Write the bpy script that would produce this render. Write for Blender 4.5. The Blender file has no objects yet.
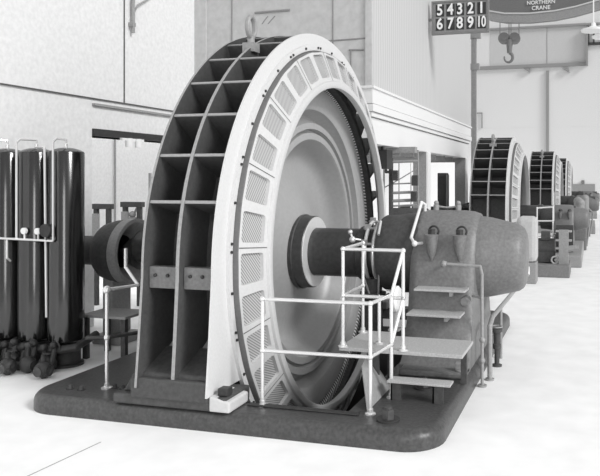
import bpy, bmesh, math, random
from mathutils import Vector, Matrix
PI = math.pi
random.seed(7)
SC = bpy.context.scene
COL = SC.collection

# ------------------------------------------------------------------ camera
FPX, CX, HY = 700.0, 402.0, 178.0            # focal length and principal point in pixels of the 600x476 frame
BETA = math.atan((592 - CX) / FPX)
SB, CB = math.sin(BETA), math.cos(BETA)
CAM = Vector((3.263, -8.263, 2.24))
RT, FW, UP = Vector((CB, SB, 0)), Vector((-SB, CB, 0)), Vector((0, 0, 1))
cd = bpy.data.cameras.new('camera'); cam = bpy.data.objects.new('camera', cd); COL.objects.link(cam)
cam.location = CAM; cam.rotation_euler = (PI/2, 0, BETA)
cd.sensor_width = 36; cd.lens = FPX/600*36
cd.shift_x = (300 - CX)/600; cd.shift_y = (HY - 238)/600
cd.clip_end = 300
SC.camera = cam

# ------------------------------------------------------------------ world, sun, exposure
w = bpy.data.worlds.new('sky'); SC.world = w; w.use_nodes = True
bg = w.node_tree.nodes['Background']; bg.inputs[0].default_value = (1, 1, 1, 1); bg.inputs[1].default_value = 0.52
sd = bpy.data.lights.new('sun', 'SUN'); sd.energy = 1.95; sd.angle = math.radians(16)
sun = bpy.data.objects.new('sun', sd); COL.objects.link(sun)
sun.location = (8, -4, 12)
sun.rotation_euler = Vector((-0.84, 0.30, -0.60)).to_track_quat('-Z', 'Y').to_euler()
def daylight(name, loc, aim, sx, sy, watts):       # tall hall windows and an added fill over the annex
    l = bpy.data.lights.new(name, 'AREA'); l.shape = 'RECTANGLE'; l.size = sx; l.size_y = sy; l.energy = watts
    o = bpy.data.objects.new(name, l); COL.objects.link(o); o.location = loc
    if aim: o.rotation_euler = (Vector(aim)-Vector(loc)).to_track_quat('-Z', 'Y').to_euler()
daylight('window_light_near', (4.2, -14, 4.4), (-3, -1.2, 1.6), 2.6, 7, 300)
daylight('window_light_far', (13, -7, 4.4), (-3, -1.2, 1.6), 2.6, 7, 300)
daylight('annex_fill_light', (-5.7, 5.5, 5.0), None, 1.8, 14, 170)  # lamp added to brighten the space beyond the openings
SC.view_settings.view_transform = 'Standard'; SC.view_settings.look = 'None'
SC.view_settings.gamma = 1; SC.view_settings.use_curve_mapping = False
SC.view_settings.exposure = 0.14

# ------------------------------------------------------------------ materials
def mat(name, v, rough=.6, metal=0.0, amp=.10, scale=30, spec=.5, bump=0.0):
    m = bpy.data.materials.new(name); m.use_nodes = True
    nt = m.node_tree; b = nt.nodes['Principled BSDF']
    tc = nt.nodes.new('ShaderNodeTexCoord'); n = nt.nodes.new('ShaderNodeTexNoise')
    n.inputs['Scale'].default_value = scale; n.inputs['Detail'].default_value = 4
    nt.links.new(tc.outputs['Object'], n.inputs['Vector'])
    r = nt.nodes.new('ShaderNodeMapRange')
    r.inputs['From Min'].default_value = .25; r.inputs['From Max'].default_value = .75
    r.inputs['To Min'].default_value = v*(1-amp); r.inputs['To Max'].default_value = v*(1+amp)
    nt.links.new(n.outputs['Fac'], r.inputs['Value'])
    nt.links.new(r.outputs['Result'], b.inputs['Base Color'])
    b.inputs['Roughness'].default_value = rough; b.inputs['Metallic'].default_value = metal
    b.inputs['Specular IOR Level'].default_value = spec
    if bump:
        bp = nt.nodes.new('ShaderNodeBump'); bp.inputs['Strength'].default_value = bump; bp.inputs['Distance'].default_value = .01
        nt.links.new(n.outputs['Fac'], bp.inputs['Height']); nt.links.new(bp.outputs['Normal'], b.inputs['Normal'])
    return m
def stripes(name, lo, hi, scale, direction='DIAGONAL', rough=.6, dist=0.0, axis=None):
    m = mat(name, hi, rough); nt = m.node_tree; b = nt.nodes['Principled BSDF']
    tc = nt.nodes.new('ShaderNodeTexCoord'); wv = nt.nodes.new('ShaderNodeTexWave')
    wv.bands_direction = direction; wv.inputs['Scale'].default_value = scale; wv.inputs['Distortion'].default_value = dist
    nt.links.new(tc.outputs['Object'], wv.inputs['Vector'])
    r = nt.nodes.new('ShaderNodeMapRange'); r.inputs['To Min'].default_value = lo; r.inputs['To Max'].default_value = hi
    nt.links.new(wv.outputs['Fac'], r.inputs['Value']); nt.links.new(r.outputs['Result'], b.inputs['Base Color'])
    return m
M_FLOOR = mat('pale_concrete', .90, .7, amp=.06, scale=3)
M_WALL = mat('white_plaster', .78, .9, amp=.08, scale=16)
M_SIDE = mat('painted_wall', .74, .9, amp=.08, scale=16)
M_PANEL = mat('gallery_panel', .50, .7, amp=.10, scale=9)
M_PANEL_LINE = mat('panel_line', .26, .7)
M_BOARD = stripes('ribbed_cladding', .47, .56, 2.2, 'Y', .8, 1.5)
M_TRIM = mat('white_fascia', .74, .7, amp=.03)
M_LINE = mat('dark_joint', .10, .8)
M_LIGHT = mat('light_machine_paint', .62, .5, amp=.05, scale=40)
M_SHIELD = mat('shield_paint', .56, .5, amp=.05, scale=40)
M_CAST = mat('grey_casting', .20, .55, amp=.2, scale=35, bump=.15)
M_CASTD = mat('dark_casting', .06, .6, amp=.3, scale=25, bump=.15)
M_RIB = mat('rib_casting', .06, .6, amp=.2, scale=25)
M_PED = mat('pedestal_paint', .17, .45, amp=.22, scale=30, bump=.1)
M_PLATE = mat('oiled_base_iron', .058, .38, amp=.4, scale=34, bump=.25)
M_ROTOR = mat('machined_steel', .37, .42, .10, amp=.06, scale=20)
M_SHAFT = mat('dark_shaft_steel', .085, .35, .5, amp=.2, scale=20)
M_HUB = mat('bright_hub_steel', .62, .4, .2, amp=.05)
M_RAIL = mat('polished_rail', .80, .25, .55, amp=.03)
M_TANK = mat('black_tank_enamel', .006, .17, 0, amp=.3, scale=12, spec=1.0)
M_TREAD = mat('pale_tread', .42, .6, amp=.2, scale=60)
M_BLACK = mat('black_iron', .03, .5, amp=.3)
M_COPPER = mat('winding_light', .60, .5)
M_WHITE = mat('white_enamel', .85, .4, amp=.02)
M_GREY = mat('mid_grey_steel', .30, .5, amp=.15)
M_LOUVRE = stripes('louvre_mesh', .18, .50, 17, 'DIAGONAL', .6)
M_BACKG = mat('distant_light_iron', .5, .7, amp=.08)
M_GLASS = mat('gauge_face', .8, .2)
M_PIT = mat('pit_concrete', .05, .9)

M_FRAME = mat('frame_shade', .065, .6, amp=.2)  # flange faces darkened, the shade inside the cells put into the colour
M_BAND = mat('shield_side_shade', .13, .6)  # shield's outward side, its shade painted in as a darker tone
M_EDGE = mat('frame_edge_lit', .31, .5, amp=.15)  # lighter colour standing for light caught on flange and rib edges
# ------------------------------------------------------------------ mesh builder
def at(px, py, Z):                          # a point seen at a pixel, Z metres deep: used once, to survey positions
    return CAM + RT*((px-CX)/FPX*Z) + FW*Z - UP*((py-HY)/FPX*Z)
def onp(px, py, ax, v):
    d = RT*((px-CX)/FPX) + FW - UP*((py-HY)/FPX)
    return CAM + d*((v-CAM[ax])/d[ax])
class MB:
    def __init__(s): s.bm = bmesh.new()
    def box(s, x0, x1, y0, y1, z0, z1, mi=0):
        v = [s.bm.verts.new(p) for p in ((x0,y0,z0),(x1,y0,z0),(x1,y1,z0),(x0,y1,z0),(x0,y0,z1),(x1,y0,z1),(x1,y1,z1),(x0,y1,z1))]
        for f in ((3,2,1,0),(4,5,6,7),(0,1,5,4),(1,2,6,5),(2,3,7,6),(3,0,4,7)):
            s.bm.faces.new([v[i] for i in f]).material_index = mi
        return s
    def cyl(s, a, b, r, r2=None, n=16, mi=0, smooth=True):
        a, b = Vector(a), Vector(b); r2 = r if r2 is None else r2
        d = (b-a).normalized(); u = d.orthogonal().normalized(); w = d.cross(u)
        A = [s.bm.verts.new(a+(u*math.cos(t)+w*math.sin(t))*r) for t in [2*PI*i/n for i in range(n)]]
        B = [s.bm.verts.new(b+(u*math.cos(t)+w*math.sin(t))*r2) for t in [2*PI*i/n for i in range(n)]]
        for i in range(n):
            f = s.bm.faces.new((A[i], A[(i+1)%n], B[(i+1)%n], B[i])); f.smooth = smooth; f.material_index = mi
        s.bm.faces.new(A[::-1]).material_index = mi; s.bm.faces.new(B).material_index = mi
        return s
    def ball(s, c, r, n=12, mi=0):
        g = bmesh.ops.create_uvsphere(s.bm, u_segments=n, v_segments=max(6, n//2+2), radius=r, matrix=Matrix.Translation(Vector(c)))
        for v in g['verts']:
            for f in v.link_faces: f.smooth = True; f.material_index = mi
        return s
    def tube(s, pts, r, n=10, mi=0):
        pts = [Vector(p) for p in pts]
        for a, b in zip(pts, pts[1:]): s.cyl(a, b, r, n=n, mi=mi)
        for p in pts[1:-1]: s.ball(p, r*1.02, n, mi)
        return s
    def lathe(s, prof, n=96, c=(0,0,0), axis='X', mi=0, closed=False, mfun=None):   # prof: (along axis, radius)
        c = Vector(c); rings = []
        for a, r in prof:
            ring = []
            for i in range(n):
                t = 2*PI*i/n; q = (a, -r*math.cos(t), r*math.sin(t)) if axis == 'X' else (r*math.cos(t), r*math.sin(t), a)
                ring.append(s.bm.verts.new(c+Vector(q)))
            rings.append(ring)
        pairs = list(zip(rings, rings[1:])) + ([(rings[-1], rings[0])] if closed else [])
        for k, (A, B) in enumerate(pairs):
            for i in range(n):
                f = s.bm.faces.new((A[i], A[(i+1)%n], B[(i+1)%n], B[i])); f.smooth = True
                f.material_index = mfun(k, i) if mfun else mi
        if not closed:
            for R in (rings[0], rings[-1]):
                if (R[0].co-R[n//2].co).length > 1e-3 and getattr(s, 'caps', True): s.bm.faces.new(R)
        return s
    def prism(s, pts, h, mi=0):              # polygon pts (3D) pushed along vector h
        A = [s.bm.verts.new(Vector(p)) for p in pts]; B = [s.bm.verts.new(Vector(p)+Vector(h)) for p in pts]
        s.bm.faces.new(A).material_index = mi; s.bm.faces.new(B[::-1]).material_index = mi
        n = len(pts)
        for i in range(n): s.bm.faces.new((A[(i+1)%n], A[i], B[i], B[(i+1)%n])).material_index = mi
        return s
    def torus(s, c, R, r, axis='X', n=32, m=10, sx=1.0, mi=0):
        c = Vector(c); rings = []
        for i in range(n):
            t = 2*PI*i/n; ring = []
            for j in range(m):
                p = 2*PI*j/m; rr = R+r*math.cos(p); h = r*math.sin(p)
                q = {'X': (h, rr*math.cos(t)*sx, rr*math.sin(t)), 'Y': (rr*math.cos(t)*sx, h, rr*math.sin(t)), 'Z': (rr*math.cos(t)*sx, rr*math.sin(t), h)}[axis]
                ring.append(s.bm.verts.new(c+Vector(q)))
            rings.append(ring)
        for i in range(n):
            for j in range(m):
                f = s.bm.faces.new((rings[i][j], rings[(i+1)%n][j], rings[(i+1)%n][(j+1)%m], rings[i][(j+1)%m])); f.smooth = True; f.material_index = mi
        return s
    def obj(s, name, mats, parent=None, bevel=0, split=True):
        bmesh.ops.recalc_face_normals(s.bm, faces=s.bm.faces)
        me = bpy.data.meshes.new(name); s.bm.to_mesh(me); s.bm.free()
        for m in (mats if isinstance(mats, (list, tuple)) else [mats]): me.materials.append(m)
        o = bpy.data.objects.new(name, me); COL.objects.link(o)
        if parent is not None:
            o.parent = parent
            base = Vector(parent.get('_o', (0,0,0))) if parent else Vector()
            me.transform(Matrix.Translation(-ORG.get(parent.name, Vector())))
            ORG[o.name] = ORG.get(parent.name, Vector())
        if bevel:
            b = o.modifiers.new('bevel', 'BEVEL'); b.width = bevel; b.segments = 2; b.limit_method = 'ANGLE'; b.angle_limit = .6
        if split and any(p.use_smooth for p in me.polygons):
            e = o.modifiers.new('split', 'EDGE_SPLIT'); e.split_angle = math.radians(32)
        return o
ORG = {}                                      # world position of every Empty, so parts may be built in world coordinates
def thing(name, label, cat, loc=(0,0,0), group=None):
    o = bpy.data.objects.new(name, None); COL.objects.link(o); o.location = loc; o.empty_display_size = .1
    o['label'] = label; o['category'] = cat
    if group: o['group'] = group
    ORG[o.name] = Vector(loc); return o
def tag(o, label, cat, group=None):
    o['label'] = label; o['category'] = cat
    if group: o['group'] = group
    return o
def struct(o): o['kind'] = 'structure'; return o
def dup(o, parent=None, depth=0, skip=()):
    c = o.copy(); COL.objects.link(c); c.parent = parent
    for ch in list(o.children):
        if ch.name.split('.')[0] not in skip: dup(ch, c, depth+1, skip)
    return c
def text_mesh(name, body, size, mtx, m, parent=None, ext=.01):
    cu = bpy.data.curves.new(name, 'FONT'); cu.body = body; cu.size = size; cu.extrude = ext; cu.align_x = 'CENTER'; cu.align_y = 'CENTER'
    cu.offset = size*.02
    to = bpy.data.objects.new(name+'_tmp', cu); COL.objects.link(to)
    bpy.context.view_layer.update()
    me = bpy.data.meshes.new_from_object(to.evaluated_get(bpy.context.evaluated_depsgraph_get()))
    bpy.data.objects.remove(to); me.transform(mtx)
    if parent: me.transform(Matrix.Translation(-ORG[parent.name]))
    me.materials.clear(); me.materials.append(m)
    o = bpy.data.objects.new(name, me); COL.objects.link(o); o.parent = parent
    return o

# ================================================================== THE SETTING
XW = -4.05                                     # the left wall
HX, HY0, HY1 = -.50, 3.60, 14.1              # the raised gallery: its right face and its two ends
XF, YB = -7.2, 50.0                           # wall beyond the openings, and the end wall of the hall
PX0, PX1, PY = -.92, 1.18, 2.42               # generator pit
def slab_with_hole(x0, x1, y0, y1, hx0, hx1, hy0, hy1, z0, z1):
    m = MB()
    m.box(x0, hx0, y0, y1, z0, z1).box(hx1, x1, y0, y1, z0, z1).box(hx0, hx1, y0, hy0, z0, z1).box(hx0, hx1, hy1, y1, z0, z1)
    return m
struct(slab_with_hole(-16, 22, -14, YB+.3, PX0, PX1, -PY, PY, -.12, 0).obj('floor', M_FLOOR))
m = MB()                                      # lining of the pit below the floor
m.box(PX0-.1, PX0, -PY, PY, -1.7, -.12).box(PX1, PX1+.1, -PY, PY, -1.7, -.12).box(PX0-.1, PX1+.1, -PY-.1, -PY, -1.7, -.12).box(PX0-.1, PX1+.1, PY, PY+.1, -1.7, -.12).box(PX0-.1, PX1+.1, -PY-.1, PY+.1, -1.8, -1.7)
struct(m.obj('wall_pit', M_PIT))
yo = onp(92, 328, 0, XW).y                    # jamb of the opening in the left wall
m = MB(); m.box(XW-.35, XW, -14, yo, 0, 2.88).box(XW-.35, XW, -14, HY0+.02, 2.88, 9.5)
struct(m.obj('wall_left', M_SIDE))
struct(MB().box(XF-.3, XF, -14, YB, 0, 4.2).obj('wall_beyond_openings', M_WALL))
struct(MB().box(-16, 22, YB, YB+.3, 0, 17).obj('wall_back', M_WALL))
# trims on the left wall
def strip_on_left(p0, p1, h, dep, name, m_):
    a, b = onp(*p0, 0, XW), onp(*p1, 0, XW)
    mm = MB(); mm.prism([(XW, a.y, a.z), (XW, b.y, b.z), (XW, b.y, b.z+h), (XW, a.y, a.z+h)], (dep, 0, 0))
    return struct(mm.obj(name, m_))
a = onp(92, 100, 0, XW)
struct(MB().box(XW, XW+.03, -8, HY0, 3.44, 3.455).obj('trim_1', M_LINE))
struct(MB().box(XW, XW+.05, yo, HY0, 3.34, 3.375).obj('trim_2', M_GREY))
struct(MB().box(XW-.35, XW+.04, yo, HY0, 2.88, 2.99).obj('trim_3', M_BLACK))
b = onp(124, 50, 0, XW)
struct(MB().box(XW, XW+.01, b.y-.012, b.y+.012, 3.455, 9.5).obj('trim_4', M_LINE))
# floor joint in front
p, q = onp(28, 476, 2, 0), onp(101, 442, 2, 0)
d = (q-p).normalized(); s_ = Vector((d.y, -d.x, 0))*.006
p = p-d*1.2
struct(MB().prism([p-s_, p+s_, q+s_, q-s_], (0, 0, .001)).obj('trim_5', M_GREY))

# the gallery (control room on columns)
m = MB(); m.box(XW, HX-.01, HY0+.05, HY1-.05, 3.885, 9.5)
struct(m.obj('wall_gallery', [M_BOARD]))
m = MB(); m.box(XW, HX-.02, HY0+.02, HY0+.05, 3.885, 9.5)
struct(m.obj('wall_gallery_front', M_PANEL))
# entablature in steps
m = MB(); m.box(XW, HX-.07, HY0+.05, HY1-.05, 2.87, 3.33)
struct(m.obj('trim_6', M_TRIM))
m = MB(); m.box(XW, HX-.02, HY0+.02, HY1-.02, 3.345, 3.42)
struct(m.obj('trim_7', M_TRIM))
m = MB(); m.box(XW, HX+.02, HY0-.02, HY1+.02, 3.43, 3.56)
struct(m.obj('trim_8', M_TRIM))
m = MB(); m.box(XW, HX-.0, HY0, HY1, 3.575, 3.84).box(XW, HX+.03, HY0-.03, HY1+.03, 3.84, 3.885)
struct(m.obj('trim_9', M_TRIM))
m = MB()
for z0, z1 in ((3.33, 3.345), (3.42, 3.43), (3.56, 3.575)): m.box(XW, HX-.07, HY0+.07, HY1-.07, z0, z1)
struct(m.obj('trim_10', M_LINE))
# panel trims on the gallery's front: stiles, rails and the diagonal brace
m = MB(); yp = HY0+.02
def fp(x, y): q = onp(x, y, 1, yp); return q
def fline(x0, y0, x1, y1, wd=.03):
    a, b = fp(x0, y0), fp(x1, y1); m.tube([a, b], wd/2, 6)
for x in (232, 333): fline(x, 118, x, -20)
fline(255, 13, 290, 10, .05); fline(300, 43, 368, 38, .03); fline(351, 50, 351, 72, .04); fline(349, 50, 364, 50, .04)
fline(262, 24, 268, 16, .02); fline(275, 16, 268, 24, .02)
struct(m.obj('trim_11', M_PANEL_LINE))
m = MB(); a, b = fp(366, 60), fp(371, 60); m.box(a.x, HX-.01, yp-.04, yp+.03, 3.885, 9.5)
c_ = onp(195, 60, 1, yp); d_ = onp(207, 60, 1, yp)
m.box(c_.x, d_.x, yp-.05, yp, 3.885, 9.5)
struct(m.obj('trim_12', M_PANEL))

def column(px0, px1, label):
    Y0 = onp(px1, 180, 0, HX).y
    wd = .30
    t = thing('column', label, 'column', (HX-.25, Y0+wd/2, 0), 'columns under the gallery')
    MB().box(HX-.42, HX-.09, Y0, Y0+wd, .1, 2.87).obj('shaft', M_GREY, t)
    MB().box(HX-.09, HX-.05, Y0, Y0+wd, .1, 2.87).obj('corner_plate', M_WHITE, t)
    MB().box(HX-.47, HX-.02, Y0-.05, Y0+wd+.05, 0, .1).obj('base', M_GREY, t)
    return t
column(418, 430, 'dark steel column with white edge under the gallery, nearer of the two')
column(463, 468, 'slim column at the far corner under the gallery, beside the tall hall post')
# slab under the gallery (dark soffit beams)
m = MB()
for k in range(9): m.box(XW, HX-.3, HY0+.5+k*1.2, HY0+.62+k*1.2, 2.74, 2.87)
struct(m.obj('trim_13', M_GREY))

# ================================================================== BASE PLATE
def rrect(x0, x1, y0, y1, r, n=8):
    out = []
    for cx_, cy_, a0 in ((x1-r, y1-r, 0), (x0+r, y1-r, 90), (x0+r, y0+r, 180), (x1-r, y0+r, 270)):
        for i in range(n+1):
            t = math.radians(a0+90*i/n); out.append((cx_+r*math.cos(t), cy_+r*math.sin(t)))
    return out
HP = .17
m = MB(); bm = m.bm
levels = [(0, 0.0), (0, .08)] + [(.09*(1-math.cos(t)), .08+.09*math.sin(t)) for t in [PI/2*k/6 for k in range(1, 7)]]
def rr(off): return rrect(-2.06+off, 2.06-off, -2.75+off, 2.75-off, .34-off*.8)
loops = [[bm.verts.new((x, y, z)) for x, y in rr(off)] for off, z in levels]
inner_t = [bm.verts.new((x, y, HP)) for x, y in rrect(PX0, PX1, -PY, PY, .02)]
inner_b = [bm.verts.new((x, y, 0)) for x, y in rrect(PX0, PX1, -PY, PY, .02)]
loops += [inner_t, inner_b, loops[0]]
N = len(inner_t)
for k, (A, B) in enumerate(zip(loops, loops[1:])):
    for i in range(N):
        f = bm.faces.new((A[i], A[(i+1)%N], B[(i+1)%N], B[i])); f.smooth = k < 7
pl = m.obj('base_plate', M_PLATE)
tag(pl, 'low dark iron base plate with rounded edges under the nearest generator', 'base plate')

# ================================================================== GENERATOR
ZS = 1.33; ZC = 1.42; ZR = 1.37; ZH = 1.31   # the frame's centre, the shield's, the rotor rim's, the shaft's
def build_generator():
    g = thing('generator', 'huge upright ring generator nearest the camera, pale front flange and dark cellular rim', 'generator', (0, 0, HP))
    # horseshoe flanges
    def horseshoe(x0, x1, ro, ri, zf, yf):
        mm = MB(); b = mm.bm
        outer, inner = [], []
        outer.append((-yf, zf)); outer.append((-(yf+ro)/2-.005, (ZS+zf)/2-.1))
        n = 72
        for i in range(n+1):
            t = PI*i/n; outer.append((-ro*math.cos(t), ZS+ro*math.sin(t)))
        outer.append(((yf+ro)/2+.005, (ZS+zf)/2-.1)); outer.append((yf, zf))
        ti = math.asin((ZS-zf)/ri)
        n2 = len(outer)
        for i in range(n2):
            t = -ti + (PI+2*ti)*i/(n2-1); inner.append((-ri*math.cos(t), ZS+ri*math.sin(t)))
        F = lambda X, L: [b.verts.new((X, y, z)) for y, z in L]
        oo, ii, OO, II = F(x0, outer), F(x0, inner), F(x1, outer), F(x1, inner)
        for i in range(n2-1):
            for q in ((oo[i], oo[i+1], ii[i+1], ii[i]), (OO[i+1], OO[i], II[i], II[i+1]), (oo[i+1], oo[i], OO[i], OO[i+1]), (ii[i], ii[i+1], II[i+1], II[i])):
                f = b.faces.new(q)
                f.material_index = 1 if q[0] is oo[i+1] else 0
        for i in (0, -1): b.faces.new((oo[i], ii[i], II[i], OO[i]))
        return mm
    o = horseshoe(-.02, 0, 2.68, 2.38, .30, 2.78).obj('front_flange', [M_LIGHT, M_LIGHT], g)
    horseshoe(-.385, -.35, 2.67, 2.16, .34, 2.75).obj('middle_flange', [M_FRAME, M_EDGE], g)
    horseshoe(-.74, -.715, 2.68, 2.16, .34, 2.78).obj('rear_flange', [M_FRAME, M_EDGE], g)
    # ribs between the flanges
    r0 = MB()
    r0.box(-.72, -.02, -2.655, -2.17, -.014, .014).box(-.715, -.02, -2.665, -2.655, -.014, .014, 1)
    me = None
    for k in range(16):
        th = math.radians(15+10*k)
        if me is None:
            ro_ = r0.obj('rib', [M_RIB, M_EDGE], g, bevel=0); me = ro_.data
            me.transform(Matrix.Translation(ORG[g.name]))
        else:
            ro_ = ro_.copy(); COL.objects.link(ro_)
        ro_.location = (0, 0, ZS-HP); ro_.rotation_euler = (-th, 0, 0)
    # drum behind the cells
    mm = MB(); mm.caps = False
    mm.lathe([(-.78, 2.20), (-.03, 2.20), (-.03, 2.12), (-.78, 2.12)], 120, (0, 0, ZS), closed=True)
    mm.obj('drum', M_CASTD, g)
    # keys seen in the cells
    for X in (-.54, -.18):
        for z0, z1 in ((1.55, 1.98), (1.98, 2.26)):
            mm = MB(); yy = -math.sqrt(2.2**2-(z0-ZS)**2) if z1 > 2 else -2.16
            mm.prism([(X-.05, yy-.12, z0), (X+.05, yy-.12, z0), (X+.03, yy-.10, z0+.12), (X+.03, yy-.04, z1), (X-.03, yy-.04, z1), (X-.03, yy-.10, z0+.12)], (0, .16, 0))
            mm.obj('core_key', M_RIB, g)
    for y0, y1 in ((-2.60, -2.50), (2.50, 2.60)):
        for X0, X1 in ((-.71, -.39), (-.345, -.03)):
            mm = MB(); mm.box(X0, X1, y0, y1, 1.22, 1.42)
            if y0 < 0:
                for X in (X0+.07, X1-.12): mm.cyl((X, -2.62, 1.34), (X, -2.59, 1.34), .018, n=8, mi=1)
            mm.obj('cross_bar', [M_PED, M_BLACK], g, bevel=.008)
    # feet with skirts
    for s in (-1, 1):
        mm = MB()
        A = [(-1.0, 2.74*s, HP), (.16, 2.74*s, HP), (.16, 2.74*s, .30), (-1.0, 2.74*s, .26)]
        mm.prism(A, (0, -.46*s, 0))
        mm.prism([(-.73, 2.735*s, .28), (-.73, 2.30*s, .28), (-.73, 2.30*s, .62), (-.73, 2.68*s, .46)], (.70, 0, 0))
        mm.prism([(-.95, 2.66*s, .26), (-.74, 2.66*s, .26), (-.74, 2.66*s, .60)], (0, -.2*s, 0))
        mm.box(-.80, -.01, min(2.76*s, 2.68*s), max(2.76*s, 2.68*s), .24, .43)
        ft = mm.obj('foot', M_CASTD, g, bevel=.02)
        mm = MB(); mm.prism([(0, 2.75*s, HP+.005), (.20, 2.75*s, HP+.005), (.20, 2.75*s, .27), (.0, 2.75*s, .31)], (0, -.36*s, 0))
        fl = mm.obj('foot_lug', M_SHIELD, g, bevel=.015)
        mm = MB(); mm.box(.05, .15, 2.64*s-.05, 2.64*s+.05, .30, .37)
        mm.obj('foot_bolt', M_BLACK, g, bevel=.01)
        # gusset panes in the lower cells
        for X0, X1 in ((-.71, -.385), (-.345, -.05)):
            MB().prism([(X0, 2.30*s, .6), (X1, 2.30*s, .6), (X1, 2.30*s, 1.0)], (0, .03, 0)).obj('gusset', M_CAST, g)
    # end shield
    mm = MB(); mm.caps = False
    mm.lathe([(-.01, 2.385), (.035, 2.39), (.035, 2.455), (-.01, 2.455)], 144, (0, 0, ZC))
    mm.obj('bolt_ring', M_LIGHT, g)
    cone = [(.085, 2.37), (.20, 2.02)]
    def cp(u, v, dx=0):                       # u degrees, v 0 (outer) .. 1 (inner)
        X = cone[0][0]+(cone[1][0]-cone[0][0])*v+dx; r = cone[0][1]+(cone[1][1]-cone[0][1])*v
        t = math.radians(u); return Vector((X, -r*math.cos(t), ZC+r*math.sin(t)))
    shp = []                                   # rounded window outline in (u, v)
    for cu_, cv_, a0 in ((2.9, .80, 0), (-2.9, .80, 90), (-2.9, .16, 180), (2.9, .16, 270)):
        for i in range(4):
            t = math.radians(a0+30*i); shp.append((cu_+.8*math.cos(t), cv_+.08*math.sin(t)))
    def rim(u, v):
        du, dv = u, v-.49
        k = min(5/abs(du) if du else 99, (.49/abs(dv) if dv < 0 else .51/abs(dv)) if dv else 99)
        return du*k, .49+dv*k
    corners = {(5, 1.0), (-5, 1.0), (-5, 0.0), (5, 0.0)}
    outl = [rim(u, v) for u, v in shp]
    # snap the outline to true corners
    for c in corners:
        j = min(range(16), key=lambda k: (outl[k][0]-c[0])**2/25+(outl[k][1]-c[1])**2*4); outl[j] = c
    mm = MB(); b = mm.bm; mm.caps = False
    mm.lathe([(.02, 2.385), (.078, 2.378), (.085, 2.37)], 144, (0, 0, ZC), mi=1)
    for k in range(36):
        uc = 10*k+9
        O = [b.verts.new(cp(uc+u, v)) for u, v in outl]; I = [b.verts.new(cp(uc+u, v)) for u, v in shp]; D = [b.verts.new(cp(uc+u, v, -.05)) for u, v in shp]
        for i in range(16):
            j = (i+1) % 16
            b.faces.new((O[i], O[j], I[j], I[i])); f = b.faces.new((I[i], I[j], D[j], D[i]))
    for k in range(18):                       # segment joints
        u = 20*k+4
        b.faces.new([b.verts.new(cp(*q, .003)) for q in ((u-.12, 0), (u+.12, 0), (u+.12, 1), (u-.12, 1))]).material_index = 2
    mm.lathe([(.20, 2.02), (.225, 2.01), (.23, 1.995), (.23, 1.945), (.225, 1.935), (.205, 1.93), (.14, 1.945), (.015, 2.32)], 144, (0, 0, ZC))
    bmesh.ops.remove_doubles(b, verts=b.verts, dist=.0005)
    es = mm.obj('end_shield', [M_SHIELD, M_BAND, M_LINE], g)
    lo = None
    for k in range(36):
        if lo is None:
            ml = MB(); ml.prism([tuple(Vector((p.x, p.y, p.z-ZC))) for p in [cp(u, v, -.035) for u, v in shp]], (-.01, 0, 0))
            lo = ml.obj('louvre', M_LOUVRE, es, split=False)
            lo.data.transform(Matrix.Translation(ORG[g.name]))
        else:
            lo = lo.copy(); COL.objects.link(lo)
        lo.location = (0, 0, ZC-HP); lo.rotation_euler = (-math.radians(10*k+9), 0, 0)
    bo = None
    for k in range(36):
        for du in ((0,) if k % 2 else (-.9, .9)):
            if bo is None:
                ml = MB(); ml.cyl((.035, -2.423, 0), (.05, -2.423, 0), .014, n=8)
                bo = ml.obj('shield_bolt', M_BLACK, g); bo.data.transform(Matrix.Translation(ORG[g.name]))
            else:
                bo = bo.copy(); COL.objects.link(bo)
            bo.location = (0, 0, ZC-HP); bo.rotation_euler = (-math.radians(10*k+4+du), 0, 0)
    # stator winding between shield and rotor: slanting bars, light and dark by turns
    mm = MB(); mm.caps = False; b = mm.bm; n = 520
    prof = [(-.60, 2.045), (-.20, 2.045), (-.15, 2.06), (-.11, 2.10), (-.10, 2.16)]
    R_ = []
    for j, (X, r) in enumerate(prof):
        R_.append([b.verts.new((X, -r*math.cos(t), ZR+r*math.sin(t))) for t in [2*PI*(i+j*.8)/n for i in range(n)]])
    for j in range(len(prof)-1):
        for i in range(n):
            f = b.faces.new((R_[j][i], R_[j][(i+1)%n], R_[j+1][(i+1)%n], R_[j+1][i])); f.material_index = i % 2
    mm.obj('winding', [M_COPPER, M_CASTD], g, split=False)
    # rotor
    mm = MB(); mm.caps = False
    mm.lathe([(-.62, 1.6), (-.62, 2.03), (-.13, 2.03), (-.11, 2.015), (-.105, 1.77), (-.125, 1.73), (-.25, 1.70), (-.30, 1.67), (-.29, 1.63), (-.165, 1.575), (-.145, 1.565), (-.14, 1.49), (-.22, 1.475), (-.22, 1.455),
              (-.155, 1.44), (-.15, 1.36), (-.18, 1.335), (-.33, 1.29), (-.44, 1.20), (-.49, 1.08), (-.47, .92), (-.40, .72), (-.31, .54), (-.28, .40)], 160, (0, 0, ZR))
    rt = mm.obj('rotor_wheel', M_ROTOR, g)
    mm = MB()
    mm.lathe([(-.35, .02), (-.35, .46), (-.25, .47), (-.24, .455), (-.12, .45), (-.11, .44)], 64, (0, 0, ZH)); 
    mm.obj('hub', M_SHAFT, rt)
    mm = MB(); mm.caps = False; mm.lathe([(-.11, .44), (-.10, .435), (-.10, .30)], 64, (0, 0, ZH))
    mm.obj('hub_face', M_HUB, rt)
    mm = MB(); mm.lathe([(-2.65, .22), (-1.2, .22), (-1.15, .3), (.50, .3), (.52, .33), (.60, .33), (.62, .3), (1.3, .3)], 64, (0, 0, ZH))
    mm.obj('shaft', M_SHAFT, g)
    # eyebolt on the rim
    ey, ez = -1.22, ZS+2.32
    mm = MB(); mm.box(-.45, -.31, ey-.07, ey+.07, ez-.02, ez+.08).cyl((-.38, ey, ez+.05), (-.38, ey, ez+.15), .04)
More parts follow.
